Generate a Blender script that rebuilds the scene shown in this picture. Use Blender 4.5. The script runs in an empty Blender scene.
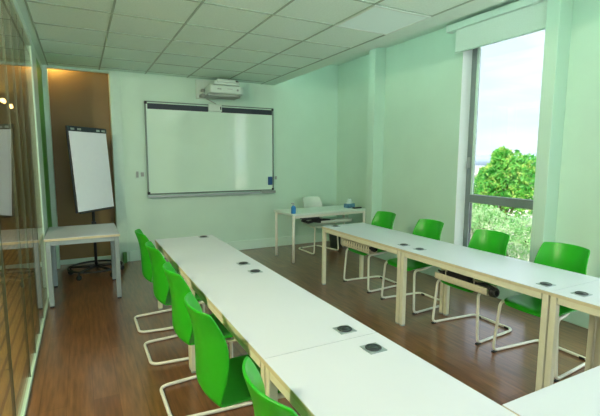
import bpy, bmesh, math, random
from mathutils import Vector, Matrix
PI = math.pi
random.seed(7)
S = bpy.context.scene
COL = S.collection

# ------------------------------------------------------------------ materials
def nodemat(name):
    m = bpy.data.materials.new(name); m.use_nodes = True
    nt = m.node_tree
    return m, nt, nt.nodes['Principled BSDF']

def mat(name, col, rough=.5, metal=0., noise=0., nscale=20., bump=0., coat=0., spec=.5):
    m, nt, b = nodemat(name)
    b.inputs['Base Color'].default_value = (*col, 1)
    b.inputs['Roughness'].default_value = rough
    b.inputs['Metallic'].default_value = metal
    b.inputs['Specular IOR Level'].default_value = spec
    if coat: b.inputs['Coat Weight'].default_value = coat
    tc = nt.nodes.new('ShaderNodeTexCoord')
    nz = nt.nodes.new('ShaderNodeTexNoise'); nz.inputs['Scale'].default_value = nscale
    nz.inputs['Detail'].default_value = 3
    nt.links.new(tc.outputs['Object'], nz.inputs['Vector'])
    if noise:
        r = nt.nodes.new('ShaderNodeValToRGB')
        r.color_ramp.elements[0].position = .3; r.color_ramp.elements[1].position = .7
        r.color_ramp.elements[0].color = tuple(c*(1-noise) for c in col)+(1,)
        r.color_ramp.elements[1].color = tuple(min(1, c*(1+noise)) for c in col)+(1,)
        nt.links.new(nz.outputs['Fac'], r.inputs['Fac']); nt.links.new(r.outputs['Color'], b.inputs['Base Color'])
    if bump:
        bp = nt.nodes.new('ShaderNodeBump'); bp.inputs['Strength'].default_value = bump
        bp.inputs['Distance'].default_value = .004
        nt.links.new(nz.outputs['Fac'], bp.inputs['Height']); nt.links.new(bp.outputs['Normal'], b.inputs['Normal'])
    return m

def emit(name, col, strength):
    m, nt, b = nodemat(name)
    b.inputs['Base Color'].default_value = (*col, 1)
    b.inputs['Emission Color'].default_value = (*col, 1)
    b.inputs['Emission Strength'].default_value = strength
    return m

def plankmat(name, c1, c2, joint, w, l, rough, axis='y', grain=.5, joint_w=.004, coat=0.):
    m, nt, b = nodemat(name)
    tc = nt.nodes.new('ShaderNodeTexCoord')
    mp = nt.nodes.new('ShaderNodeMapping')
    if axis == 'y': mp.inputs['Rotation'].default_value = (0, 0, PI/2)
    br = nt.nodes.new('ShaderNodeTexBrick'); br.offset = .37; br.offset_frequency = 2
    br.inputs['Scale'].default_value = 1; br.inputs['Brick Width'].default_value = l
    br.inputs['Row Height'].default_value = w; br.inputs['Mortar Size'].default_value = joint_w
    br.inputs['Bias'].default_value = 0
    br.inputs['Color1'].default_value = (*c1, 1); br.inputs['Color2'].default_value = (*c2, 1)
    br.inputs['Mortar'].default_value = (*joint, 1)
    src = tc.outputs['Object']
    if axis == 'wall':                     # upright boards on a wall that runs along y
        sp = nt.nodes.new('ShaderNodeSeparateXYZ'); cm = nt.nodes.new('ShaderNodeCombineXYZ')
        nt.links.new(src, sp.inputs[0]); nt.links.new(sp.outputs['Z'], cm.inputs['X']); nt.links.new(sp.outputs['Y'], cm.inputs['Y'])
        src = cm.outputs[0]
    nt.links.new(src, mp.inputs['Vector']); nt.links.new(mp.outputs['Vector'], br.inputs['Vector'])
    mp2 = nt.nodes.new('ShaderNodeMapping'); mp2.inputs['Scale'].default_value = (26, 2.2, 1)
    nz = nt.nodes.new('ShaderNodeTexNoise'); nz.inputs['Scale'].default_value = 1.6; nz.inputs['Detail'].default_value = 6
    nt.links.new(tc.outputs['Object'], mp2.inputs['Vector']); nt.links.new(mp2.outputs['Vector'], nz.inputs['Vector'])
    mx = nt.nodes.new('ShaderNodeMix'); mx.data_type = 'RGBA'; mx.blend_type = 'OVERLAY'
    mx.inputs['Factor'].default_value = grain
    nt.links.new(br.outputs['Color'], mx.inputs[6]); nt.links.new(nz.outputs['Fac'], mx.inputs[7])
    nt.links.new(mx.outputs[2], b.inputs['Base Color'])
    b.inputs['Roughness'].default_value = rough
    b.inputs['Coat Weight'].default_value = coat; b.inputs['Coat Roughness'].default_value = .17
    bp = nt.nodes.new('ShaderNodeBump'); bp.inputs['Strength'].default_value = .25; bp.inputs['Distance'].default_value = .002
    nt.links.new(nz.outputs['Fac'], bp.inputs['Height']); nt.links.new(bp.outputs['Normal'], b.inputs['Normal'])
    return m

def glassmat(name, tint=(1, 1, 1), boost=1.0, add=0.0):
    m = bpy.data.materials.new(name); m.use_nodes = True
    nt = m.node_tree; nt.nodes.remove(nt.nodes['Principled BSDF'])
    out = nt.nodes['Material Output']
    tr = nt.nodes.new('ShaderNodeBsdfTransparent'); tr.inputs['Color'].default_value = (*tint, 1)
    gl = nt.nodes.new('ShaderNodeBsdfGlossy'); gl.inputs['Roughness'].default_value = .0
    fr = nt.nodes.new('ShaderNodeFresnel'); fr.inputs['IOR'].default_value = 1.5
    ge = nt.nodes.new('ShaderNodeNewGeometry')            # same reflectance on both faces of the thin pane
    mr = nt.nodes.new('ShaderNodeMapRange'); mr.inputs['To Min'].default_value = 1.5; mr.inputs['To Max'].default_value = 1/1.5
    nt.links.new(ge.outputs['Backfacing'], mr.inputs['Value']); nt.links.new(mr.outputs['Result'], fr.inputs['IOR'])
    ma = nt.nodes.new('ShaderNodeMath'); ma.operation = 'MULTIPLY_ADD'; ma.use_clamp = True
    ma.inputs[1].default_value = boost; ma.inputs[2].default_value = add
    mx = nt.nodes.new('ShaderNodeMixShader')
    nt.links.new(fr.outputs['Fac'], ma.inputs[0]); nt.links.new(ma.outputs[0], mx.inputs['Fac'])
    nt.links.new(tr.outputs[0], mx.inputs[1]); nt.links.new(gl.outputs[0], mx.inputs[2])
    nt.links.new(mx.outputs[0], out.inputs['Surface'])
    return m

def leafmat(name, c1, c2, c3):
    m, nt, b = nodemat(name)
    tc = nt.nodes.new('ShaderNodeTexCoord')
    nz = nt.nodes.new('ShaderNodeTexNoise'); nz.inputs['Scale'].default_value = 4.5; nz.inputs['Detail'].default_value = 4
    r = nt.nodes.new('ShaderNodeValToRGB'); e = r.color_ramp.elements
    e[0].position = .36; e[0].color = (*c1, 1); e[1].position = .66; e[1].color = (*c3, 1)
    k = e.new(.52); k.color = (*c2, 1)
    nt.links.new(tc.outputs['Object'], nz.inputs['Vector']); nt.links.new(nz.outputs['Fac'], r.inputs['Fac'])
    nt.links.new(r.outputs['Color'], b.inputs['Base Color'])
    b.inputs['Roughness'].default_value = .5
    out = nt.nodes['Material Output']
    tl = nt.nodes.new('ShaderNodeBsdfTranslucent'); nt.links.new(r.outputs['Color'], tl.inputs['Color'])
    mx = nt.nodes.new('ShaderNodeMixShader'); mx.inputs['Fac'].default_value = .35
    nt.links.new(b.outputs[0], mx.inputs[1]); nt.links.new(tl.outputs[0], mx.inputs[2])
    nt.links.new(mx.outputs[0], out.inputs['Surface'])
    return m

M = {}
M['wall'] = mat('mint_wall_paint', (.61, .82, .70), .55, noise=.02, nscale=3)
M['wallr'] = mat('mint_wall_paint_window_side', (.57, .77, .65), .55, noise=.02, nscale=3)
M['trim'] = mat('pale_trim_paint', (.60, .80, .69), .35, noise=.02)
M['reveal'] = mat('daylit_reveal_paint', (.84, .90, .88), .4)  # wall paint made whiter, daylight on the reveals put into its colour
M['base'] = mat('pale_baseboard_paint', (.68, .88, .78), .35)
M['ceil'] = mat('mineral_ceiling_tile', (.76, .97, .86), .8, noise=.05, nscale=60, bump=.15)
M['ceilb'] = mat('plaster_ceiling_paint', (.68, .87, .77), .6, noise=.02)
M['grid'] = mat('shaded_grid_metal', (.34, .47, .39), .5)  # pale bars coloured darker, with the shadow gaps between tiles put in
M['floor'] = plankmat('wood_vinyl_floor', (.155, .060, .022), (.205, .088, .034), (.12, .047, .018), .15, 1.2, .30, grain=.9, joint_w=.002, coat=.7)
M['oak'] = plankmat('honey_oak_strip', (.42, .25, .06), (.54, .34, .10), (.07, .035, .01), .072, 2.6, .4, grain=.3, joint_w=.010)
M['brown'] = mat('brown_alcove_paint', (.22, .145, .05), .5, noise=.06, nscale=2)
M['corr'] = mat('olive_corridor_wall', (.20, .18, .075), .6, noise=.05, nscale=2)
M['seal'] = mat('dark_glazing_seal', (.05, .06, .03), .6)
M['slats'] = plankmat('vertical_wood_slats', (.21, .23, .09), (.25, .27, .10), (.10, .11, .04), .16, 4., .5, 'wall', grain=.3, joint_w=.014)
M['greendoor'] = mat('green_door_paint', (.07, .44, .03), .4, noise=.05, nscale=5)
M['white'] = mat('white_laminate', (.62, .655, .71), .3, noise=.01, nscale=4)
M['edge'] = mat('beige_edge_band', (.62, .55, .36), .4, noise=.06, nscale=30)
M['cream'] = mat('cream_steel_frame', (.72, .70, .53), .4, noise=.03)
M['tube'] = mat('white_chair_tube', (.80, .80, .70), .3, noise=.02)
M['green'] = mat('green_chair_plastic', (.014, .37, .010), .36, noise=.05, nscale=6)
M['pale'] = mat('white_chair_plastic', (.70, .80, .73), .4, noise=.02)
M['glide'] = mat('black_rubber', (.02, .025, .025), .6)
M['black'] = mat('black_plastic', (.02, .022, .025), .4, noise=.1)
M['navy'] = mat('blue_black_strip', (.018, .03, .045), .45, noise=.1)
M['socket'] = mat('dark_socket_plastic', (.02, .027, .03), .35, noise=.15)
M['plate'] = mat('socket_plate_metal', (.33, .40, .41), .35, metal=.4, noise=.05)
M['silver'] = mat('brushed_aluminium', (.45, .5, .5), .35, metal=.7, noise=.03)
M['greym'] = mat('grey_metal_frame', (.30, .37, .38), .4, metal=.2, noise=.04)
M['winframe'] = mat('grey_window_frame', (.20, .25, .25), .35, noise=.04)
M['board'] = mat('whiteboard_enamel', (.66, .86, .74), .12, coat=.5, noise=.02, nscale=2)
M['bframe'] = mat('whiteboard_dark_frame', (.16, .22, .19), .4, metal=.4)
M['paper'] = mat('flipchart_paper', (.88, .92, 1.0), .7, noise=.01)
M['fabric'] = mat('blind_fabric', (.78, .88, .82), .8, noise=.03, nscale=90)
M['plastic'] = mat('white_plastic', (.66, .80, .73), .4, noise=.02)
M['greyp'] = mat('grey_plastic', (.33, .38, .36), .5, noise=.05)
M['tray'] = mat('beige_tray_steel', (.78, .74, .57), .5, noise=.06, nscale=45)
M['blue'] = mat('blue_bottle_plastic', (.02, .20, .50), .3, noise=.04)
M['blued'] = mat('blue_felt', (.03, .11, .30), .7, noise=.1)
M['card'] = mat('blue_printed_card', (.09, .24, .36), .5, noise=.35, nscale=25)
M['tissue'] = mat('white_tissue_paper', (.70, .85, .80), .8)
M['bin'] = mat('dark_bin_plastic', (.05, .08, .07), .5, noise=.1)
M['stopper'] = mat('green_rubber', (.06, .22, .05), .6)
M['redk'] = mat('red_knob_plastic', (.35, .03, .03), .4)
M['brass'] = mat('brass_rail', (.55, .34, .10), .3, metal=1.)
M['bulb'] = emit('warm_lamp_glass', (1., .62, .22), 14.)
M['glass'] = glassmat('clear_window_glass', (.97, .99, .98), 1.0)
M['pglass'] = glassmat('partition_glass', (.93, .95, .88), 1.0, .0)
M['diffuser'] = emit('light_panel_diffuser', (.62, .80, .74), .10)
M['lit'] = emit('added_panel_diffuser', (.95, 1.0, .95), 2.0)
M['bayfill'] = emit('added_lamp_diffuser', (.95, 1.0, .96), 9.)
M['tintglass'] = glassmat('sky_dimming_glass', (.475, .49, .495), 1.0)  # tint added to dim the bright sky and tree behind this pane
M['leafa'] = leafmat('bush_leaf', (.07, .42, .06), (.24, .66, .12), (.74, .84, .22))  # leaves made paler, with distance haze put into their colour
M['leafb'] = leafmat('pale_shrub_leaf', (.18, .50, .14), (.50, .76, .38), (.88, .90, .68))
M['bark'] = mat('bark', (.16, .11, .07), .9, noise=.3)
M['ground'] = mat('pale_gravel', (.72, .66, .58), .9, noise=.2, nscale=3)
M['hill'] = mat('distant_hill', (.42, .52, .62), .9, noise=.1, nscale=.05)

# ------------------------------------------------------------------ mesh helpers
class MB:
    def __init__(self): self.bm = bmesh.new()
    def box(self, x0, x1, y0, y1, z0, z1, mi=0):
        vs = [self.bm.verts.new((x, y, z)) for z in (z0, z1) for y in (y0, y1) for x in (x0, x1)]
        for f in ((0, 2, 3, 1), (4, 5, 7, 6), (0, 1, 5, 4), (2, 6, 7, 3), (0, 4, 6, 2), (1, 3, 7, 5)):
            self.bm.faces.new([vs[i] for i in f]).material_index = mi
        return self
    def tube(self, pts, r, n=10, closed=False, caps=True):
        pts = [Vector(p) for p in pts]; N = len(pts)
        rad = r if isinstance(r, (list, tuple)) else [r]*N
        rings = []; prev = None
        for i, p in enumerate(pts):
            if closed: t = (pts[(i+1) % N]-pts[i-1])
            else: t = pts[min(i+1, N-1)]-pts[max(i-1, 0)]
            t.normalize()
            if prev is None:
                a = Vector((0, 0, 1)) if abs(t.z) < .9 else Vector((1, 0, 0))
                u = t.cross(a).normalized()
            else:
                u = (prev - t*prev.dot(t)).normalized()
            prev = u; v = t.cross(u)
            rings.append([self.bm.verts.new(p+(u*math.cos(2*PI*k/n)+v*math.sin(2*PI*k/n))*rad[i]) for k in range(n)])
        m = N if closed else N-1
        for i in range(m):
            A, B = rings[i], rings[(i+1) % N]
            for k in range(n):
                self.bm.faces.new((A[k], A[(k+1) % n], B[(k+1) % n], B[k])).smooth = True
        if caps and not closed:
            self.bm.faces.new(rings[0][::-1]); self.bm.faces.new(rings[-1])
        return self
    def lathe(self, prof, c=(0, 0, 0), n=24):
        rings = []
        for r, z in prof:
            if r < 1e-5: rings.append([self.bm.verts.new((c[0], c[1], c[2]+z))])
            else: rings.append([self.bm.verts.new((c[0]+r*math.cos(2*PI*k/n), c[1]+r*math.sin(2*PI*k/n), c[2]+z)) for k in range(n)])
        for A, B in zip(rings, rings[1:]):
            for k in range(n):
                a, b = A[k % len(A)], A[(k+1) % len(A)]; c2, d = B[(k+1) % len(B)], B[k % len(B)]
                vs = []
                for v in (a, b, c2, d):
                    if v not in vs: vs.append(v)
                if len(vs) > 2: self.bm.faces.new(vs).smooth = True
        return self
    def grid(self, rows):
        R = [[self.bm.verts.new(p) for p in row] for row in rows]
        for A, B in zip(R, R[1:]):
            for k in range(len(A)-1):
                self.bm.faces.new((A[k], A[k+1], B[k+1], B[k])).smooth = True
        return self
    def prism(self, poly, z0, z1):
        a = [self.bm.verts.new((x, y, z0)) for x, y in poly]; b = [self.bm.verts.new((x, y, z1)) for x, y in poly]
        n = len(poly)
        self.bm.faces.new(a[::-1]); self.bm.faces.new(b)
        for k in range(n): self.bm.faces.new((a[k], a[(k+1) % n], b[(k+1) % n], b[k]))
        return self
    def build(self, name, material, parent=None, bevel=0., seg=2, solid=0.):
        bmesh.ops.recalc_face_normals(self.bm, faces=self.bm.faces)
        me = bpy.data.meshes.new(name); self.bm.to_mesh(me); self.bm.free()
        o = bpy.data.objects.new(name, me)
        for m in (material if isinstance(material, (list, tuple)) else [material]): me.materials.append(m)
        COL.objects.link(o)
        if parent is not None: o.parent = parent
        if solid:
            s = o.modifiers.new('solid', 'SOLIDIFY'); s.thickness = solid; s.offset = 0
        if bevel:
            b = o.modifiers.new('bevel', 'BEVEL'); b.width = bevel; b.segments = seg; b.limit_method = 'ANGLE'
        return o

def thing(name, label, cat, loc=(0, 0, 0), rz=0., group=None):
    o = bpy.data.objects.new(name, None); COL.objects.link(o)
    o.empty_display_size = .1
    o.location = loc; o.rotation_euler = (0, 0, rz)
    return tag(o, label, cat, group)
def tag(o, label, cat, group=None):
    o['label'] = label; o['category'] = cat
    if group: o['group'] = group
    return o
def struct(o, label=None):
    o['kind'] = 'structure'
    if label: o['label'] = label
    return o
def sempty(name, loc=(0, 0, 0)):
    o = bpy.data.objects.new(name, None); COL.objects.link(o); o.location = loc
    o['kind'] = 'structure'; return o
def copy_tree(o, parent=None):
    c = o.copy(); COL.objects.link(c)
    if parent is not None: c.parent = parent
    for ch in list(o.children): copy_tree(ch, c)
    return c
def fillet(pts, rads, n=6):
    pts = [Vector(p) for p in pts]; out = [pts[0]]
    for i in range(1, len(pts)-1):
        a, b, c = pts[i-1], pts[i], pts[i+1]; r = rads[i]
        d1 = (a-b); d2 = (c-b); l1 = d1.length; l2 = d2.length; d1.normalize(); d2.normalize()
        t = min(r, l1*.49, l2*.49)
        p0 = b+d1*t; p2 = b+d2*t
        for k in range(n+1):
            s = k/n; out.append(p0*(1-s)**2+b*2*s*(1-s)+p2*s*s)
    out.append(pts[-1]); return out

# ------------------------------------------------------------------ room constants
XL, XR, XW = -.385, 4.2, 4.0          # glass partition, window wall, column fronts
YB, YF = 6.59, -2.6
H, H2 = 2.734, 3.18
XE = 2.94

struct(MB().box(XL-.04, XR+.25, YF-.2, YB+.34, -.15, 0).build('floor', M['floor']))
# back wall: plain section, stepped section beside the brown doorway
struct(MB().box(.57, XR+.25, YB, YB+.2, 0, H2+.1).build('wall_back', M['wall']))
struct(MB().box(.43, .57, YB-.012, YB+.2, 0, H).build('trim_1', M['trim'], bevel=.003))
struct(MB().box(-.375, -.315, YB-.012, YB+.15, 0, H).build('trim_2', M['trim'], bevel=.003))
struct(MB().box(-.375, .57, YB-.005, YB+.06, 2.70, H+.05).build('trim_3', M['trim']))
struct(MB().box(.585, XR, YB-.028, YB, 0, .155).build('baseboard_back', M['base'], bevel=.005))
# brown painted alcove in the back wall, with an added warm lamp, out of view, over its head
struct(MB().box(-.52, .62, YB+.22, YB+.34, 0, 3.1).build('wall_alcove', M['brown']))
struct(MB().box(.43, .57, YB+.2, YB+.22, 0, 3.1).box(-.43, -.372, YB+.15, YB+.22, 0, 3.1).build('wall_alcove_side', M['brown']))
struct(MB().box(-.375, .43, YB+.20, YB+.22, 0, .07).build('baseboard_alcove', M['trim'], bevel=.003))
struct(MB().box(-.43, .57, YB+.02, YB+.34, 3.0, 3.1).build('ceiling_alcove', M['brown']))
# window wall with two window openings
W1 = (2.60, 3.78, .22, 3.0); W2 = (.1, 1.75, .22, 3.0)
wb = MB()
T = XR+.25
wb.box(XR, T, W1[1], YB, 0, H2+.1); wb.box(XR, T, W2[1], W1[0], 0, H2+.1); wb.box(XR, T, YF, W2[0], 0, H2+.1)
for w in (W1, W2):
    wb.box(XR, T, w[0], w[1], 0, w[2]); wb.box(XR, T, w[0], w[1], w[3], H2+.1)
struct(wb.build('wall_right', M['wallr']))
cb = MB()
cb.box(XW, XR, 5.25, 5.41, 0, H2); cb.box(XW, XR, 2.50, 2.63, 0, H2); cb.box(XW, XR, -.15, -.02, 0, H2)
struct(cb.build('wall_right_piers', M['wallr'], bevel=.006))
struct(MB().box(XW+.02, XR, YF, YB-.016, 0, .19).build('baseboard_right', M['trim'], bevel=.006))
# front wall (behind the camera) with a wide window added for more daylight
fw = MB(); F = (-.33, 1.95, .35, 2.62)
fw.box(XL, F[0], YF-.2, YF, 0, H2+.1); fw.box(F[1], T, YF-.2, YF, 0, H2+.1)
fw.box(F[0], F[1], YF-.2, YF, 0, F[2]); fw.box(F[0], F[1], YF-.2, YF, F[3], H2+.1)
struct(fw.build('wall_front', M['wall']))
# ceilings
struct(MB().box(XL-.06, XE, YF-.2, YB+.01, H, H+.12).build('ceiling', M['ceil']))
struct(MB().box(2.707+.012, XE+.004, YF, YB, H-.004, H+.13).build('trim_4', M['ceilb'], bevel=.003))
struct(MB().box(XL-.06, -.302-.012, YF, YB-.012, H-.004, H+.02).build('trim_5', M['ceilb']))
struct(MB().box(XE-.2, T, YF-.2, YB+.2, H2, H2+.12).build('ceiling_window_bay', M['ceilb']))
struct(MB().box(XE-.05, XE, YF, YB, H+.12, H2).build('trim_6', M['ceilb']))
g = MB()
for k in range(6):
    x = .307-.609+.6*k if k else -.302
    x = -.302 if k == 0 else .307+.6*(k-1)
    g.box(x-.008, x+.008, YF, YB-.013, H-.006, H+.004)
y = 5.784+.6
ys = []
while y > YF: ys.append(y); y -= .6
for y in ys: g.box(-.302, 2.707, y-.007, y+.007, H-.0055, H+.004)
struct(g.build('ceiling_grid', M['grid']))

# glass partition on the left
p = sempty('window_2')
MB().box(XL-.006, XL+.006, YF, 5.17, .03, 2.655).build('pane', M['pglass'], p)
MB().box(XL-.016, XL+.016, YF, 5.17, 0, .03).build('bottom_rail', M['trim'], p)
MB().box(XL-.03, XL+.02, YF, 5.17, 2.655, H).build('top_rail', M['trim'], p)
for yy in (4.5, 4.1, 3.7, 3.3, 2.6, 1.7, -.9): MB().box(XL-.0075, XL+.0075, yy-.002, yy+.002, .03, 2.655).build('joint_seal', M['seal'], p)
struct(MB().box(-.428, -.372, 5.17, 5.74, 0, H).build('trim_7', M['trim'], bevel=.004))
d1 = sempty('door_1')
MB().box(-.42, -.374, 5.74, 6.56, .02, 2.66).build('leaf', M['greendoor'], d1, bevel=.003)
MB().box(-.43, -.371, 6.56, 6.60, 0, H).build('jamb', M['trim'], d1)
MB().box(-.43, -.371, 5.74, 6.56, 2.66, H).build('head', M['trim'], d1)
# corridor behind the glass
struct(MB().box(-2.4, XL-.04, YF-.2, 13., -.15, 0).build('floor_corridor', M['oak']))
struct(MB().box(-2.2, -2.05, YF-.2, 13., 0, 2.9).build('wall_corridor', M['slats']))
struct(MB().box(-2.4, XL-.06, YF-.2, 13., 2.76, 2.9).build('ceiling_corridor', M['corr']))
struct(MB().box(-2.2, XL-.03, YF-.3, YF-.2, 0, 2.9).build('wall_corridor_end', M['corr']))
struct(MB().box(-2.2, -.3, 12.8, 13., 0, 2.9).build('wall_corridor_far_end', M['corr']))
struct(MB().box(-.52, -.3, YB+.34, 12.8, 0, 2.9).build('wall_corridor_inner', M['corr']))
# building shell above so no daylight leaks in
struct(MB().box(-2.4, T, YF-.3, YB+1.2, H2+.12, H2+.3).build('roof', M['ceilb']))

# windows
def window(name, w, glass):
    o = sempty(name)
    y0, y1, z0, z1 = w; xa, xb = XR+.155, XR+.22
    f = MB(); t = .068
    f.box(xa, xb, y1-t, y1, z0, z1); f.box(xa, xb, y0, y0+t, z0, z1)
    f.box(xa, xb, y0+t, y1-t, z1-t, z1); f.box(xa, xb, y0+t, y1-t, z0, z0+t)
    f.build('window_frame', M['winframe'], o, bevel=.004)
    MB().box(xa-.01, xb, y0+t, y1-t, .985, 1.085).build('transom', M['winframe'], o, bevel=.004)
    b = MB()
    b.box(xa+.012, xa+.04, y1-t-.03, y1-t, 1.085, z1-t); b.box(xa+.012, xa+.04, y0+t, y0+t+.03, 1.085, z1-t)
    b.build('sash_bead', M['trim'], o)
    MB().box(xa+.025, xa+.031, y0+t, y1-t, z0+t, .985).build('pane', glass, o)
    MB().box(xa+.025, xa+.031, y0+t, y1-t, 1.085, z1-t).build('pane', glass, o)
    h = MB(); h.box(xa-.012, xa, y1-.055, y1-.02, 1.42, 1.55); h.tube([(xa-.03, y1-.037, 1.50), (xa-.03, y1-.037, 1.40)], .009); h.tube([(xa, y1-.037, 1.50), (xa-.03, y1-.037, 1.50)], .008)
    h.build('window_handle', M['silver'], o)
    MB().box(XR-.01, xa, y0, y1, z0-.02, z0+.004).build('window_sill', M['trim'], o)
    MB().box(XR-.002, xa, y1-.004, y1+.004, z0, z1).build('reveal_daylight', M['reveal'], o)  # thin sheets added so the reveals carry the painted daylight
    MB().box(XR-.002, xa, y0-.004, y0+.004, z0, z1).build('reveal_daylight', M['reveal'], o)
    return o
window('window_1', W1, M['tintglass'])
window('window_3', W2, M['glass'])
o = sempty('added_window_4')
MB().box(F[0], F[1], YF-.12, YF-.114, F[2], F[3]).build('pane', M['glass'], o)
f = MB()
for x in (F[0], .75, F[1]-.05): f.box(x, x+.05, YF-.15, YF-.08, F[2], F[3])
f.build('window_frame', M['winframe'], o)

# roller blind
b = thing('roller_blind', 'white roller blind pulled a little way down over the tall window', 'blind', (4.1, 3.2, 3.1))
MB().box(-.035, .07, -.72, .72, -.035, .04).build('cassette', M['plastic'], b, bevel=.008)
MB().box(-.04, .072, .72, .735, -.04, .045).build('end_cap', M['fabric'], b, bevel=.004)
MB().box(-.04, .072, -.735, -.72, -.04, .045).build('end_cap', M['fabric'], b, bevel=.004)
MB().box(.012, .016, -.66, .625, -.29, -.03).build('blind_fabric', M['fabric'], b)
MB().tube([(.014, -.66, -.295), (.014, .625, -.295)], .011).build('hem_bar', M['plastic'], b)

# ------------------------------------------------------------------ tables
def table(label, x0, x1, y0, y1, socks, group, edge_side=1, tray=None):
    cx, cy = (x0+x1)/2, (y0+y1)/2
    t = thing('meeting_table', label, 'table', (cx, cy, 0), 0, group)
    hx, hy = (x1-x0)/2, (y1-y0)/2-.0004
    MB().box(-hx, hx, -hy, hy, .697, .72).build('tabletop', M['white'], t, bevel=.001)
    eb = MB()
    e = .0025
    eb.box(-hx-.0005, -hx+e, -hy, hy, .6972, .7175); eb.box(hx-e, hx+.0005, -hy, hy, .6972, .7175)
    eb.box(-hx, hx, -hy-.0005, -hy+e, .6972, .7175); eb.box(-hx, hx, hy-e, hy+.0005, .6972, .7175)
    eb.build('edge_band', M['edge'], t)
    fr = MB(); a = .004
    fr.box(-hx+a, -hx+a+.03, -hy+.05, hy-.05, .655, .697); fr.box(hx-a-.03, hx-a, -hy+.05, hy-.05, .655, .697)
    fr.box(-hx+.05, hx-.05, -hy+a, -hy+a+.03, .655, .697); fr.box(-hx+.05, hx-.05, hy-a-.03, hy-a, .655, .697)
    fr.build('frame', M['cream'], t, bevel=.003)
    for sx in (-1, 1):
        for sy in (-1, 1):
            lx, ly = sx*(hx-a-.0205), sy*(hy-a-.0205)
            l = MB().box(lx-.0205, lx+.0205, ly-.0205, ly+.0205, .012, .697).build('leg', M['cream'], t, bevel=.005)
            MB().box(lx-.018, lx+.018, ly-.018, ly+.018, 0, .012).build('foot', M['greyp'], l)
    for (sx, sy) in socks:
        q = MB().box(sx-cx-.044, sx-cx+.044, sy-cy-.042, sy-cy+.042, .719, .7235).build('power_socket', M['plate'], t, bevel=.0015)
        MB().lathe([(.036, .7235), (.036, .7275), (.031, .729), (.028, .727), (.017, .727), (.016, .7285), (0, .7285)], (sx-cx, sy-cy, 0)).build('socket_ring', M['socket'], q)
    if tray:
        ty0, ty1, zt, dep = tray
        tx = 2.75-cx
        prf = [(-.055, 0), (-.055, -.2), (-.055, -.8), (-.048, -.95), (-.03, -1), (.03, -1), (.048, -.95), (.055, -.8), (.055, -.2), (.055, 0)]
        n = 36
        rows = [[(tx+u, ty0-cy+(ty1-ty0)*k/n, zt+v*dep) for u, v in prf] for k in range(n+1)]
        mb = MB().grid(rows)
        if dep > .08:                                   # perforated steel: real slots in both sides
            mb.bm.faces.ensure_lookup_table()
            m_ = len(prf)-1
            bmesh.ops.delete(mb.bm, geom=[mb.bm.faces[k*m_+j] for k in range(1, n-1) if k % 3 == 1 for j in (1, 7)], context='FACES')
        tr = mb.build('cable_tray', M['tray'], t, solid=.004)
        for yy in (ty0+.12-cy, ty1-.12-cy):
            for sx in (-.054, .054):
                MB().tube([(tx+sx, yy, zt), (tx+sx, yy, .70)], .004, 8).build('hanger', M['cream'], tr)
        rnd = random.Random(int(cy*10))
        for j in range(4):
            pts = [(tx+rnd.uniform(-.02, .02), ty0-cy-.03+(ty1-ty0+.03)*k/9., zt-dep+.022+rnd.uniform(0, .03)+.008*j) for k in range(10)]
            MB().tube(pts, .009, 8).build('cable', M['black'], tr)
        cb = [(tx-.01+.028*math.cos(a_), ty0-cy-.035, zt-.03+.028*math.sin(a_)) for a_ in [2*PI*k/16 for k in range(16)]]
        cl = MB()
        for q in range(3): cl.tube([(x, y_+.016*q-.01, z) for x, y_, z in cb], .010, 8, closed=True)
        cl.build('cable_coil', M['black'], tr)
        MB().box(tx-.03, tx+.03, ty0-cy+.2, ty0-cy+.42, zt-.02, zt+.035).build('power_strip', M['black'], tr, bevel=.004)
    return t
LX0, LX1, RX0, RX1 = .630, 1.214, 2.548, 3.155
gL, gR = 'white tables in the left row', 'white tables in the right row'
table('white meeting table at the far end of the left row, nearest the whiteboard', LX0, LX1, 2.935, 4.36, [(1.10, 4.27), (1.09, 3.04)], gL)
table('middle white table of the left row, with black sockets near both of its ends', LX0, LX1, 1.53, 2.933, [(1.09, 2.79), (1.092, 1.623)], gL)
table('white meeting table nearest the viewer in the left row, cut by the bottom edge', LX0, LX1, .13, 1.528, [(1.092, 1.398)], gL)
table('far table of the right row, with a beige cable tray underneath', RX0, RX1, 2.905, 4.32, [(2.69, 4.23), (2.69, 3.02)], gR, tray=(3.57, 4.12, .61, .10))
table('middle table of the right row, with black cables hanging in its tray', RX0, RX1, 1.53, 2.903, [(2.69, 2.81), (2.675, 1.63)], gR, tray=(2.09, 2.62, .56, .06))
table('white meeting table nearest the viewer in the right row, cut by the right edge', RX0, RX1, .13, 1.528, [(2.68, 1.41)], gR)
table('white table across the bottom right corner, joining the left and right rows', 1.222, 2.54, .26, .862, [], 'white table closing the rows')

# ------------------------------------------------------------------ chairs
def shell_rows(nu=17):
    # profile of the one piece shell: x, z, half width, edge offset dx, dz
    prof = [(-.233, .880, .166, .054, -.006), (-.232, .874, .176, .058, -.003), (-.229, .860, .183, .063, 0), (-.209, .80, .189, .080, 0), (-.196, .74, .197, .092, 0), (-.190, .67, .206, .094, 0), (-.186, .60, .210, .080, 0),
            (-.185, .54, .209, .066, .001), (-.184, .50, .206, .054, .002), (-.181, .468, .204, .042, .003), (-.168, .447, .202, .026, .006), (-.135, .439, .202, .010, .010), (-.07, .437, .205, 0, .015), (.03, .438, .212, 0, .018),
            (.10, .440, .214, 0, .016), (.17, .443, .213, 0, .010), (.215, .444, .209, 0, .006), (.245, .440, .200, -.004, .004), (.262, .430, .186, -.010, .002), (.270, .416, .165, -.016, 0)]
    rows = []
    for (x, z, hw, dx, dz) in prof:
        row = []
        for k in range(nu):
            u = -1+2*k/(nu-1)
            w = abs(u)**2.3
            row.append((x+dx*w, u*hw, z+dz*w))
        rows.append(row)
    return rows
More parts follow.
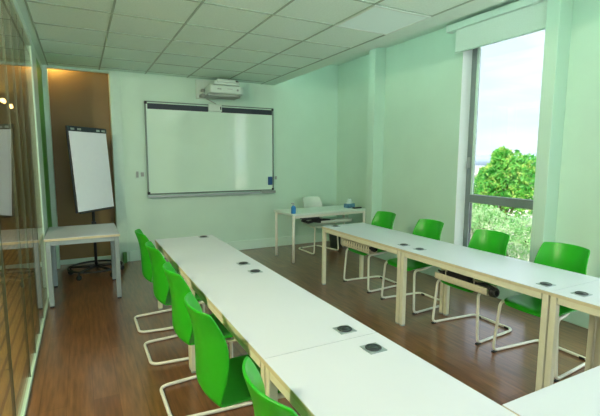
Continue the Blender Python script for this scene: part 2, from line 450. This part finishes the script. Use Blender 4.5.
def make_chair(name, label, cat, shell_m, group=None):
    t = thing(name, label, cat, (0, 0, 0), 0, group)
    o = MB().grid(shell_rows()).build('shell', shell_m, t, solid=.011)
    s = o.modifiers.new('sub', 'SUBSURF'); s.levels = 1; s.render_levels = 1
    R = .0115; z = R+.002
    pts = [(-.10, .12, .425), (.10, .19, .425), (.245, .222, .432), (.262, .252, z), (-.255, .208, z), (-.255, -.208, z), (.262, -.252, z), (.245, -.222, .432), (.10, -.19, .425), (-.10, -.12, .425)]
    rad = [0, .05, .05, .05, .06, .06, .05, .05, .05, 0]
    MB().tube(fillet(pts, rad), R, 12).build('frame', M['tube'], t)
    for x, yy in ((-.09, .125), (.12, .19)):
        MB().tube([(x, -yy, .424), (x, yy, .424)], .009).build('seat_support', M['tube'], t)
    for sy in (-1, 1):
        MB().box(-.258, -.240, sy*.15-.024, sy*.15+.024, .0005, .019).build('glide', M['glide'], t, bevel=.003)
        MB().box(.225, .272, sy*.249-.012, sy*.249+.012, .0003, .011).build('glide', M['glide'], t, bevel=.003)
    return t
cg_l, cg_r = 'green chairs along the left row', 'green chairs along the right row'
left = [(.645, 3.985, 'green cantilever chair farthest away in the left row, nearest the whiteboard', 0),
        (.650, 3.335, 'green cantilever chair second from the whiteboard in the left row', 0),
        (.654, 2.58, 'green cantilever chair in the middle of the left row, third from the whiteboard', 0),
        (.636, 1.895, 'green cantilever chair standing wholly in view nearest the viewer on the left row', 0),
        (.650, 1.12, 'green cantilever chair cut by the bottom edge, nearest the viewer', 0)]
proto = None
for i, (x, y, lab, rz) in enumerate(left):
    c = make_chair('meeting_chair', lab, 'chair', M['green'], cg_l) if proto is None else copy_tree(proto)
    proto = proto or c
    c.location = (x, y, 0); c.rotation_euler = (0, 0, rz)
    c['label'] = lab; c['group'] = cg_l
right = [(4.03, 'green cantilever chair farthest away in the right row, in front of the wall pier', .0),
         (3.285, 'green cantilever chair in the right row left of the tall window', .0),
         (2.53, 'green cantilever chair seen against the tall window in the right row', .0),
         (1.875, 'green cantilever chair at the right edge, just right of the tall window', .0)]
for y, lab, rz in right:
    c = copy_tree(proto); c.location = (3.118, y, 0); c.rotation_euler = (0, 0, PI+rz)
    c['label'] = lab; c['group'] = cg_r
wc = copy_tree(proto)
wc.name = 'teacher_chair'; wc['label'] = 'white cantilever chair tucked behind the corner desk'; wc['category'] = 'chair'
del wc['group']
for ch in wc.children:
    if ch.name.startswith('shell'):
        ch.data = ch.data.copy(); ch.data.materials[0] = M['pale']
wc.location = (3.44, 5.98, 0); wc.rotation_euler = (0, 0, -PI/2+.12)

# ------------------------------------------------------------------ corner desk
t = thing('corner_desk', 'white desk in the back right corner carrying the blue spray bottle', 'desk', (3.32, 5.69, 0), math.radians(3))
MB().box(-.665, .70, -.31, .29, .70, .73).build('desktop', M['pale'], t, bevel=.003)
MB().box(-.62, .66, -.285, -.255, .66, .70).box(-.62, .66, .235, .265, .66, .70).build('frame', M['tube'], t)
for lx, ly in ((-.635, -.28), (-.635, .26), (.665, -.28), (.665, .26)):
    l = MB().tube([(lx, ly, .012), (lx, ly, .70)], .021, 14).build('leg', M['tube'], t)
    MB().tube([(lx, ly, 0), (lx, ly, .012)], .018, 12).build('foot', M['greyp'], l)
rows = [[(-.10+.60*k/12., -.14+.055*math.cos(PI+PI*j/10), .575+.06*math.sin(PI+PI*j/10)) for j in range(11)] for k in range(13)]
tr = MB().grid(rows).build('cable_tray', M['pale'], t, solid=.004)
for x in (-.05, .45): MB().tube([(x, -.14, .57), (x, -.14, .70)], .006).build('hanger', M['tube'], tr)
MB().tube([(-.40, -.12, .60), (-.3, -.14, .56), (-.2, -.13, .575), (-.08, -.14, .56), (.2, -.14, .55)], .022, 10).tube([(-.36, -.10, .63), (-.22, -.15, .61), (-.1, -.13, .59), (.1, -.14, .57)], .018, 10).build('cable', M['black'], tr)
MB().box(-.39, -.14, -.22, -.04, .61, .66).build('power_strip', M['black'], tr, bevel=.006)
# spray bottle
t = thing('spray_bottle', 'small blue spray bottle with pale cap on the left end of the corner desk', 'bottle', (2.716, 5.41, .73))
MB().lathe([(0, 0), (.033, 0), (.036, .006), (.036, .085), (.032, .10), (.018, .112), (.015, .12), (0, .12)]).build('bottle_body', M['blue'], t)
MB().lathe([(.016, .118), (.017, .135), (.012, .14), (.011, .155), (0, .155)]).box(-.035, .012, -.007, .007, .143, .157).build('spray_cap', M['greyp'], t, bevel=.002)
# tissue box
t = thing('tissue_box', 'blue tissue box with a white tissue sticking out, on the corner desk', 'box', (3.86, 5.66, .733), .3)
MB().box(-.085, .085, -.05, .05, 0, .065).build('carton', M['card'], t, bevel=.004)
rr = random.Random(3); rows = []
for k in range(7):
    a = k/6.; rows.append([(.065*(1-.55*a)*math.cos(2*PI*j/16)*(1+.25*math.sin(j*2.3+k)), .035*(1-.4*a)*math.sin(2*PI*j/16)*(1+.3*math.cos(j*1.7+k)), .066+.07*a+.012*math.sin(j*1.9)*a) for j in range(17)])
MB().grid(rows).build('tissue', M['tissue'], t, solid=.002)
tag(MB().box(-.075, .075, -.025, .025, 0, .018).build('remote_control', M['black'], bevel=.005), 'flat black remote control on the right end of the corner desk', 'remote control')
bpy.data.objects['remote_control'].location = (3.90, 5.50, .735)
# waste bin
t = thing('waste_bin', 'dark waste bin on the floor behind the corner desk', 'bin', (3.80, 5.97, 0))
MB().lathe([(0, .004), (.085, .004), (.09, 0), (.115, .29), (.12, .30), (.115, .30), (.086, .012), (0, .012)], n=28).build('bin_body', M['bin'], t)
MB().lathe([(.117, .292), (.124, .292), (.124, .304), (.117, .304)], n=28).build('rim', M['black'], t)

# ------------------------------------------------------------------ side table on the left
t = thing('side_table', 'small white table with grey metal legs against the glass partition', 'table', (-.015, 5.29, 0))
MB().box(-.345, .36, -.435, .40, .693, .72).build('tabletop', M['white'], t, bevel=.003)
MB().box(-.3455, -.342, -.434, .399, .6935, .716).box(.357, .3605, -.434, .399, .6935, .716).box(-.344, .359, -.4355, -.432, .6935, .716).box(-.344, .359, .397, .4005, .6935, .716).build('edge_band', M['edge'], t)
MB().box(-.33, .345, -.42, -.395, .645, .693).box(-.33, .345, .36, .385, .645, .693).box(-.335, -.31, -.395, .36, .645, .693).box(.325, .35, -.395, .36, .645, .693).build('apron', M['greym'], t, bevel=.002)
for lx, ly in ((-.312, -.40), (-.312, .365), (.327, -.40), (.327, .365)):
    l = MB().box(lx-.023, lx+.023, ly-.023, ly+.023, .015, .693).build('leg', M['greym'], t, bevel=.004)
    MB().box(lx-.018, lx+.018, ly-.018, ly+.018, 0, .015).build('foot', M['glide'], l)

# ------------------------------------------------------------------ flip chart
t = thing('flipchart_easel', 'tall white flipchart on a black wheeled star base beside the brown doorway', 'flipchart', (.125, 6.06, 0))
yaw, tilt = .86, .07
bx = .164-.125; by = 5.946-6.06
bo = bpy.data.objects.new('board', None)
Rm = Matrix.Rotation(yaw, 4, 'Z') @ Matrix.Rotation(-tilt, 4, 'X')
def brd(mb, name, m, parent=None, **k):
    mb.bm.transform(Matrix.Translation((bx, by, .864)) @ Rm)
    return mb.build(name, m, parent if parent is not None else t, **k)
bo = brd(MB().box(-.34, .34, .004, .022, 0, 1.05), 'board', M['black'], bevel=.004)
brd(MB().box(-.315, .33, -.006, .0035, .012, .985), 'paper_pad', M['paper'])
clip = brd(MB().box(-.34, .34, -.012, .004, .985, 1.045), 'clip_bar', M['navy'], bevel=.004)
for x in (-.27, -.16, .17, .27): brd(MB().box(x-.03, x+.03, -.018, -.012, 1.0, 1.025), 'clip', M['silver'], clip, bevel=.003)
brd(MB().box(-.30, .30, -.03, .004, -.012, 0), 'pen_ledge', M['black'])
MB().tube([(0, 0, .10), (0, 0, .95)], .018, 14).build('pole', M['black'], t)
MB().tube([(0, 0, .93), (bx*.35, by*.35, 1.02)], .014, 10).box(-.028, .028, -.028, .028, .62, .70).build('bracket', M['black'], t)
MB().tube([(.33*math.cos(a), .31*math.sin(a), .105) for a in [2*PI*k/40 for k in range(40)]], .013, 10, closed=True).build('base_ring', M['black'], t)
for k in range(5):
    a = 2*PI*k/5+.25
    ex, ey = .325*math.cos(a), .305*math.sin(a)
    l = MB().tube([(0, 0, .115), (ex, ey, .095)], [.02, .014], 10).build('base_arm', M['black'], t)
    c = MB().tube([(ex, ey, .10), (ex, ey, .055)], .010, 8)
    c.tube([(ex-.013*math.sin(a), ey+.013*math.cos(a), .032), (ex+.013*math.sin(a), ey-.013*math.cos(a), .032)], .032, 16)
    c.build('caster', M['glide'], l)
tag(MB().box(.488, .545, 6.50, 6.555, 0, .155).build('door_stop', M['stopper'], bevel=.008), 'small green block standing on the floor at the foot of the white door trim', 'door stop')

# ------------------------------------------------------------------ whiteboard, projector, sockets
yb = YB
t = thing('whiteboard', 'large wall-mounted whiteboard with a dark frame and a pen tray', 'whiteboard', (1.895, yb, 0))
X0, X1, Z0, Z1 = -1.015, 1.015, .985, 2.345
MB().box(X0, X1, -.03, -.002, Z0, Z1).build('writing_surface', M['board'], t)
f = MB(); w = .016
f.box(X0-.004, X0+w, -.04, -.002, Z0, Z1); f.box(X1-w, X1+.004, -.04, -.002, Z0, Z1)
f.box(X0-.004, X1+.004, -.04, -.002, Z1-w*.7, Z1+.004); f.box(X0-.004, X1+.004, -.04, -.002, Z0-.004, Z0+w)
f.build('frame', M['bframe'], t, bevel=.003)
MB().box(X0+.035, -.085, -.036, -.03, 2.237, 2.318).build('marker_strip', M['navy'], t, bevel=.002)
MB().box(.125, X1-.02, -.036, -.03, 2.237, 2.318).build('marker_strip', M['navy'], t, bevel=.002)
sn = MB().box(-.085, .125, -.075, -.03, 2.245, 2.352).build('sensor_bar', M['plastic'], t, bevel=.008)
MB().box(.095, .112, -.078, -.074, 2.275, 2.32).build('sensor_eye', M['black'], sn)
tr = MB().box(X0-.01, X1+.01, -.10, -.002, .945, .957).box(X0-.01, X1+.01, -.10, -.094, .957, .972).build('pen_tray', M['silver'], t, bevel=.002)
MB().box(.78, X1+.012, -.104, -.006, .944, .985).build('tray_end_block', M['greyp'], tr, bevel=.004)
for z in (Z0+.02, Z1-.02):
    for x in (X0+.012, X1-.012): MB().box(x-.018, x+.018, -.044, -.002, z-.02, z+.02).build('corner_cap', M['black'], t, bevel=.005)
t = thing('board_eraser', 'blue eraser block stuck to the lower right of the whiteboard', 'eraser', (2.845, yb-.03, 1.075))
MB().box(-.036, .036, -.018, -.001, 0, .14).build('felt_pad', M['blued'], t, bevel=.004)
MB().box(-.034, .034, -.036, -.018, .004, .136).build('grip', M['blued'], t, bevel=.01)
t = thing('wall_switch', 'small grey-green switch plate on the wall right of the whiteboard', 'switch', (2.965, yb, 1.06))
MB().box(-.035, .035, -.008, 0, .0, .17).build('plate', M['trim'], t, bevel=.003)
MB().box(-.02, .018, -.016, -.008, .105, .16).build('rocker', M['greyp'], t, bevel=.003)
t = thing('wall_socket', 'small wall socket with dark inserts left of the whiteboard', 'socket', (.79, yb, 1.285))
MB().box(-.075, .06, -.008, 0, -.06, .06).build('plate', M['trim'], t, bevel=.003)
MB().box(-.065, -.03, -.013, -.008, -.045, .045).build('insert', M['greyp'], t, bevel=.002)
MB().box(0, .045, -.013, -.008, -.03, .03).build('insert', M['greyp'], t, bevel=.002)

t = thing('projector', 'white short-throw projector on a wall arm above the whiteboard', 'projector', (1.96, yb, 2.55))
MB().box(-.33, -.02, -.06, 0, -.12, .16).build('wall_plate', M['plastic'], t, bevel=.004)
MB().box(-.12, .16, -.46, -.02, .075, .125).build('arm', M['plastic'], t, bevel=.008)
MB().box(-.16, .22, -.44, -.12, .045, .10).build('mount_plate', M['plastic'], t, bevel=.006)
body = MB()
body.prism([(-.235, -.48), (.235, -.48), (.29, -.42), (.29, -.12), (.24, -.08), (-.20, -.08), (-.24, -.14)], -.085, .035)
bo = body.build('projector_body', M['plastic'], t, bevel=.022, seg=3)
MB().prism([(-.26, -.44), (.20, -.47), (.25, -.40), (.25, -.13), (-.24, -.13)], -.125, -.087).build('base_cover', M['greyp'], t, bevel=.012)
MB().box(-.13, -.07, -.486, -.48, -.03, -.015).build('indicator', M['greyp'], bo)
MB().box(.02, .10, -.484, -.48, -.02, -.012).build('name_plate', M['silver'], bo)
MB().lathe([(0, 0), (.016, 0), (.016, .006), (.012, .008), (0, .008)], (0, 0, 0)).build('lens', M['greyp'], bo)
ln = bpy.data.objects['lens']; ln.location = (.18, -.478, -.025); ln.rotation_euler = (PI/2, 0, 0)
MB().tube(fillet([(.10, -.36, .11), (.22, -.40, .12), (.25, -.33, .06), (.2, -.2, .05)], [0, .06, .06, 0]), .012, 8).build('cable', M['black'], t)
MB().tube(fillet([(-.24, -.1, -.05), (-.28, -.06, -.08), (-.15, -.05, -.13), (-.03, -.06, -.19)], [0, .05, .05, 0]), .006, 8).build('cable', M['greyp'], t)
MB().lathe([(0, 0), (.03, 0), (.03, .04), (0, .04)], (-.27, -.20, -.04)).box(-.29, -.20, -.2, -.02, -.11, -.07).build('bracket', M['greyp'], t)

# ------------------------------------------------------------------ ceiling light panels
def panel(x, y, lit, label, group):
    t = thing('ceiling_light', label, 'light', (x, y, H-.006), 0, group)
    f = MB()
    f.box(-.295, .295, -.295, -.275, -.008, 0); f.box(-.295, .295, .275, .295, -.008, 0); f.box(-.295, -.275, -.275, .275, -.008, 0); f.box(.275, .295, -.275, .275, -.008, 0)
    f.build('panel_frame', M['plastic'], t)
    MB().box(-.275, .275, -.275, .275, -.005, 0).build('diffuser', M['lit'] if lit else M['diffuser'], t)
panel(2.407, 3.084, False, 'square light panel set in the ceiling tiles near the window', 'ceiling light panels')
for (x, y) in [(x, y) for x in (.607, 1.507, 2.407) for y in (1.884, .684, -.516, -1.716)]:  # panels added out of view to brighten the room
    panel(x, y, True, 'added lit ceiling panel behind the viewer, out of view', 'added lit ceiling panels')

# linear lamps added out of view in the raised bay to brighten the room
for (y0, y1, lab) in ((2.2, 6.3, 'added linear lamp hidden in the raised bay over the window, far half'), (-2.3, 1.9, 'added linear lamp in the raised bay, behind the viewer')):
    t = thing('added_linear_lamp', lab, 'light', (2.942, (y0+y1)/2, 2.90), 0, 'added lamps in the ceiling bay')
    hl = (y1-y0)/2
    MB().box(0, .10, -hl, hl, 0, .03).box(.095, .10, -hl, hl, .03, .06).build('housing', M['plastic'], t)
    MB().box(.01, .09, -hl+.01, hl-.01, .03, .045).build('diffuser', M['bayfill'], t)
# corridor lamp
t = thing('corridor_lamp', 'brass rail lamp with two warm glowing bulbs seen through the glass partition', 'lamp', (-1.1, 9.3, 2.5))
MB().tube([(0, -.95, -.07), (0, 2.0, -.07)], .012, 8).tube([(0, 0, -.07), (0, 0, .26)], .008, 8).build('rail', M['brass'], t)
for yy in (-.45, .45):
    MB().lathe([(0, -.045), (.032, -.032), (.045, 0), (.032, .032), (.012, .045), (0, .045)], (0, yy, -.02)).build('bulb', M['bulb'], t)

# ------------------------------------------------------------------ outdoors
struct(MB().box(T, 60, -30, 60, -.65, -.6).build('ground', M['ground']))
hb = MB(); rows = [[], []]
rr = random.Random(5)
for k in range(60):
    y = -150+k*12; hgt = 3.2+1.0*math.sin(k*.35)+rr.uniform(-.3, .3)
    rows[0].append((230, y, -3)); rows[1].append((232, y, hgt))
hb.grid(rows); struct(hb.build('hills', M['hill'], solid=4.))

def foliage(name, blobs, n, size, m, parent, seed):
    r = random.Random(seed); verts = []; faces = []
    for _ in range(n):
        bx, by, bz, rx, ry, rz = blobs[r.randrange(len(blobs))]
        v = Vector((r.gauss(0, 1), r.gauss(0, 1), r.gauss(0, 1))).normalized()*(r.random()**.28)
        p = Vector((bx+v.x*rx, by+v.y*ry, bz+v.z*rz))
        a = Vector((r.gauss(0, 1), r.gauss(0, 1), r.gauss(0, 1)+.2)).normalized()
        b = a.cross(Vector((r.gauss(0, 1), r.gauss(0, 1), r.gauss(0, 1)))).normalized()
        c = a.cross(b)
        L = size*r.uniform(.6, 1.25); w = L*.42; i = len(verts)
        verts += [p-a*L*.5, p+b*w*.5+c*L*.08, p+a*L*.5, p-b*w*.5+c*L*.08]
        faces += [(i, i+1, i+2), (i, i+2, i+3)]
    me = bpy.data.meshes.new(name); me.from_pydata([tuple(v) for v in verts], [], faces); me.materials.append(m)
    o = bpy.data.objects.new(name, me); COL.objects.link(o); o.parent = parent
    return o
def bush(name, label, cat, loc, blobs, n, size, m, seed, trunk=True):
    t = thing(name, label, cat, loc)
    foliage('foliage', blobs, n, size, m, t, seed)
    s = MB(); r = random.Random(seed+1)
    for bx, by, bz, rx, ry, rz in blobs:
        s.tube([(bx*.1, by*.1, 0), (bx*.4+r.uniform(-.05, .05), by*.4, bz*.5), (bx, by, bz+rz*.3)], [.05, .035, .012], 7)
    s.build('stem', M['bark'], t)
    return t
bl = [(0, 0, 1.35, .75, .75, .75), (0, .75, 1.05, .5, .5, .6), (0, .8, .5, .5, .5, .5), (0, .5, 1.5, .4, .4, .45), (0, .12, 2.1, .35, .3, .38), (0, .45, 1.2, .6, .55, .65), (0, -.55, 1.45, .7, .6, .75), (.1, -.15, 1.85, .55, .5, .55), (0, -.1, .75, .8, 1.0, .6), (0, -1.0, 1.15, .6, .6, .75), (0, -.75, 1.75, .45, .5, .5), (0, .25, 1.65, .4, .4, .4)]
bush('tree', 'round leafy green tree outside, filling the upper pane of the tall window', 'tree', (12., 8.92, -.6), bl, 9500, .155, M['leafa'], 11)
sh = [(0, 0, .5, .6, .6, .45), (.1, .5, .4, .5, .5, .4), (-.1, -.5, .45, .55, .5, .42)]
bush('shrub', 'pale leafy shrub at the left below the tree outside the window', 'shrub', (9.5, 7.75, -.6), sh, 2300, .11, M['leafb'], 21)
bush('shrub', 'pale leafy shrub at the right below the tree outside the window', 'shrub', (8.7, 5.6, -.6), sh, 2300, .11, M['leafb'], 22)
sl = [(0, 0, .28, .45, .5, .25), (0, .5, .22, .4, .4, .2)]
bush('shrub', 'low shrub nearest the window outside, behind the chair back', 'shrub', (7.2, 5.2, -.6), sl, 1500, .09, M['leafb'], 23)

# ------------------------------------------------------------------ world, lights
w = bpy.data.worlds.new('sky'); S.world = w; w.use_nodes = True
nt = w.node_tree; bg = nt.nodes['Background']
tc = nt.nodes.new('ShaderNodeTexCoord'); mp = nt.nodes.new('ShaderNodeMapping'); mp.inputs['Scale'].default_value = (1.3, 1.3, 7)
nz = nt.nodes.new('ShaderNodeTexNoise'); nz.inputs['Scale'].default_value = 1.6; nz.inputs['Detail'].default_value = 5
rp = nt.nodes.new('ShaderNodeValToRGB'); e = rp.color_ramp.elements
e[0].position = .38; e[0].color = (.70, .84, .95, 1); e[1].position = .60; e[1].color = (1., 1., 1., 1)
nt.links.new(tc.outputs['Generated'], mp.inputs['Vector']); nt.links.new(mp.outputs['Vector'], nz.inputs['Vector'])
nt.links.new(nz.outputs['Fac'], rp.inputs['Fac']); nt.links.new(rp.outputs['Color'], bg.inputs['Color'])
bg.inputs['Strength'].default_value = 4.0
SKY = bg
sun = bpy.data.lights.new('sun', 'SUN'); sun.energy = 12.; sun.angle = .05; sun.color = (1, .96, .85)
so = bpy.data.objects.new('sun', sun); COL.objects.link(so)
so.rotation_euler = Vector((.62, .25, -.74)).to_track_quat('-Z', 'Y').to_euler()
def portal(name, loc, dirv, sx, sy):
    l = bpy.data.lights.new(name, 'AREA'); l.shape = 'RECTANGLE'; l.size = sx; l.size_y = sy
    l.cycles.is_portal = True
    o = bpy.data.objects.new(name, l); COL.objects.link(o); o.location = loc
    o.rotation_euler = Vector(dirv).to_track_quat('-Z', 'Y').to_euler()
portal('window_portal', (XR+.3, (W1[0]+W1[1])/2, (W1[2]+W1[3])/2), (-1, 0, 0), 1.2, 2.8)
portal('window_portal', (XR+.3, (W2[0]+W2[1])/2, (W2[2]+W2[3])/2), (-1, 0, 0), 1.7, 2.8)
portal('window_portal', ((F[0]+F[1])/2, YF-.25, (F[2]+F[3])/2), (0, 1, 0), 2.28, 2.27)
def lamp(name, loc, power, col, size=.1):
    l = bpy.data.lights.new(name, 'POINT'); l.energy = power; l.color = col; l.shadow_soft_size = size
    o = bpy.data.objects.new(name, l); COL.objects.link(o); o.location = loc
lamp('alcove_added_lamp', (-.24, YB+.13, 2.87), 9, (1., .62, .22), .04)  # unseen lamp added for the warm glow on the alcove wall
lamp('corridor_added_light', (-1.5, 9.3, 2.2), 60, (1., .68, .32), .08)
lamp('corridor_added_light', (-1.6, 1.8, 2.6), 230, (1., .93, .80), .1)  # unseen lamp added to brighten the corridor behind the glass

# ------------------------------------------------------------------ camera
fpx, yaw, pitch, roll, hh = 420.511, .480924, -.120901, .002975, 1.54779
cy, sy, cp, sp = math.cos(yaw), math.sin(yaw), math.cos(pitch), math.sin(pitch)
fwd = Vector((sy*cp, cy*cp, sp)); rgt = Vector((cy, -sy, 0)); up = rgt.cross(fwd)
r2 = rgt*math.cos(roll)+up*math.sin(roll); u2 = -rgt*math.sin(roll)+up*math.cos(roll)
cam = bpy.data.cameras.new('camera'); cam.sensor_fit = 'HORIZONTAL'; cam.sensor_width = 36; cam.lens = fpx*36/600
cam.clip_start = .02; cam.clip_end = 600
co = bpy.data.objects.new('camera', cam); COL.objects.link(co)
m4 = Matrix.Identity(4)
for i in range(3): m4[i][0] = r2[i]; m4[i][1] = u2[i]; m4[i][2] = -fwd[i]
m4[2][3] = hh
co.matrix_world = m4
S.camera = co
S.view_settings.view_transform = 'Standard'; S.view_settings.look = 'None'
S.view_settings.exposure = .56; S.view_settings.gamma = 1.0
S.view_settings.use_curve_mapping = False
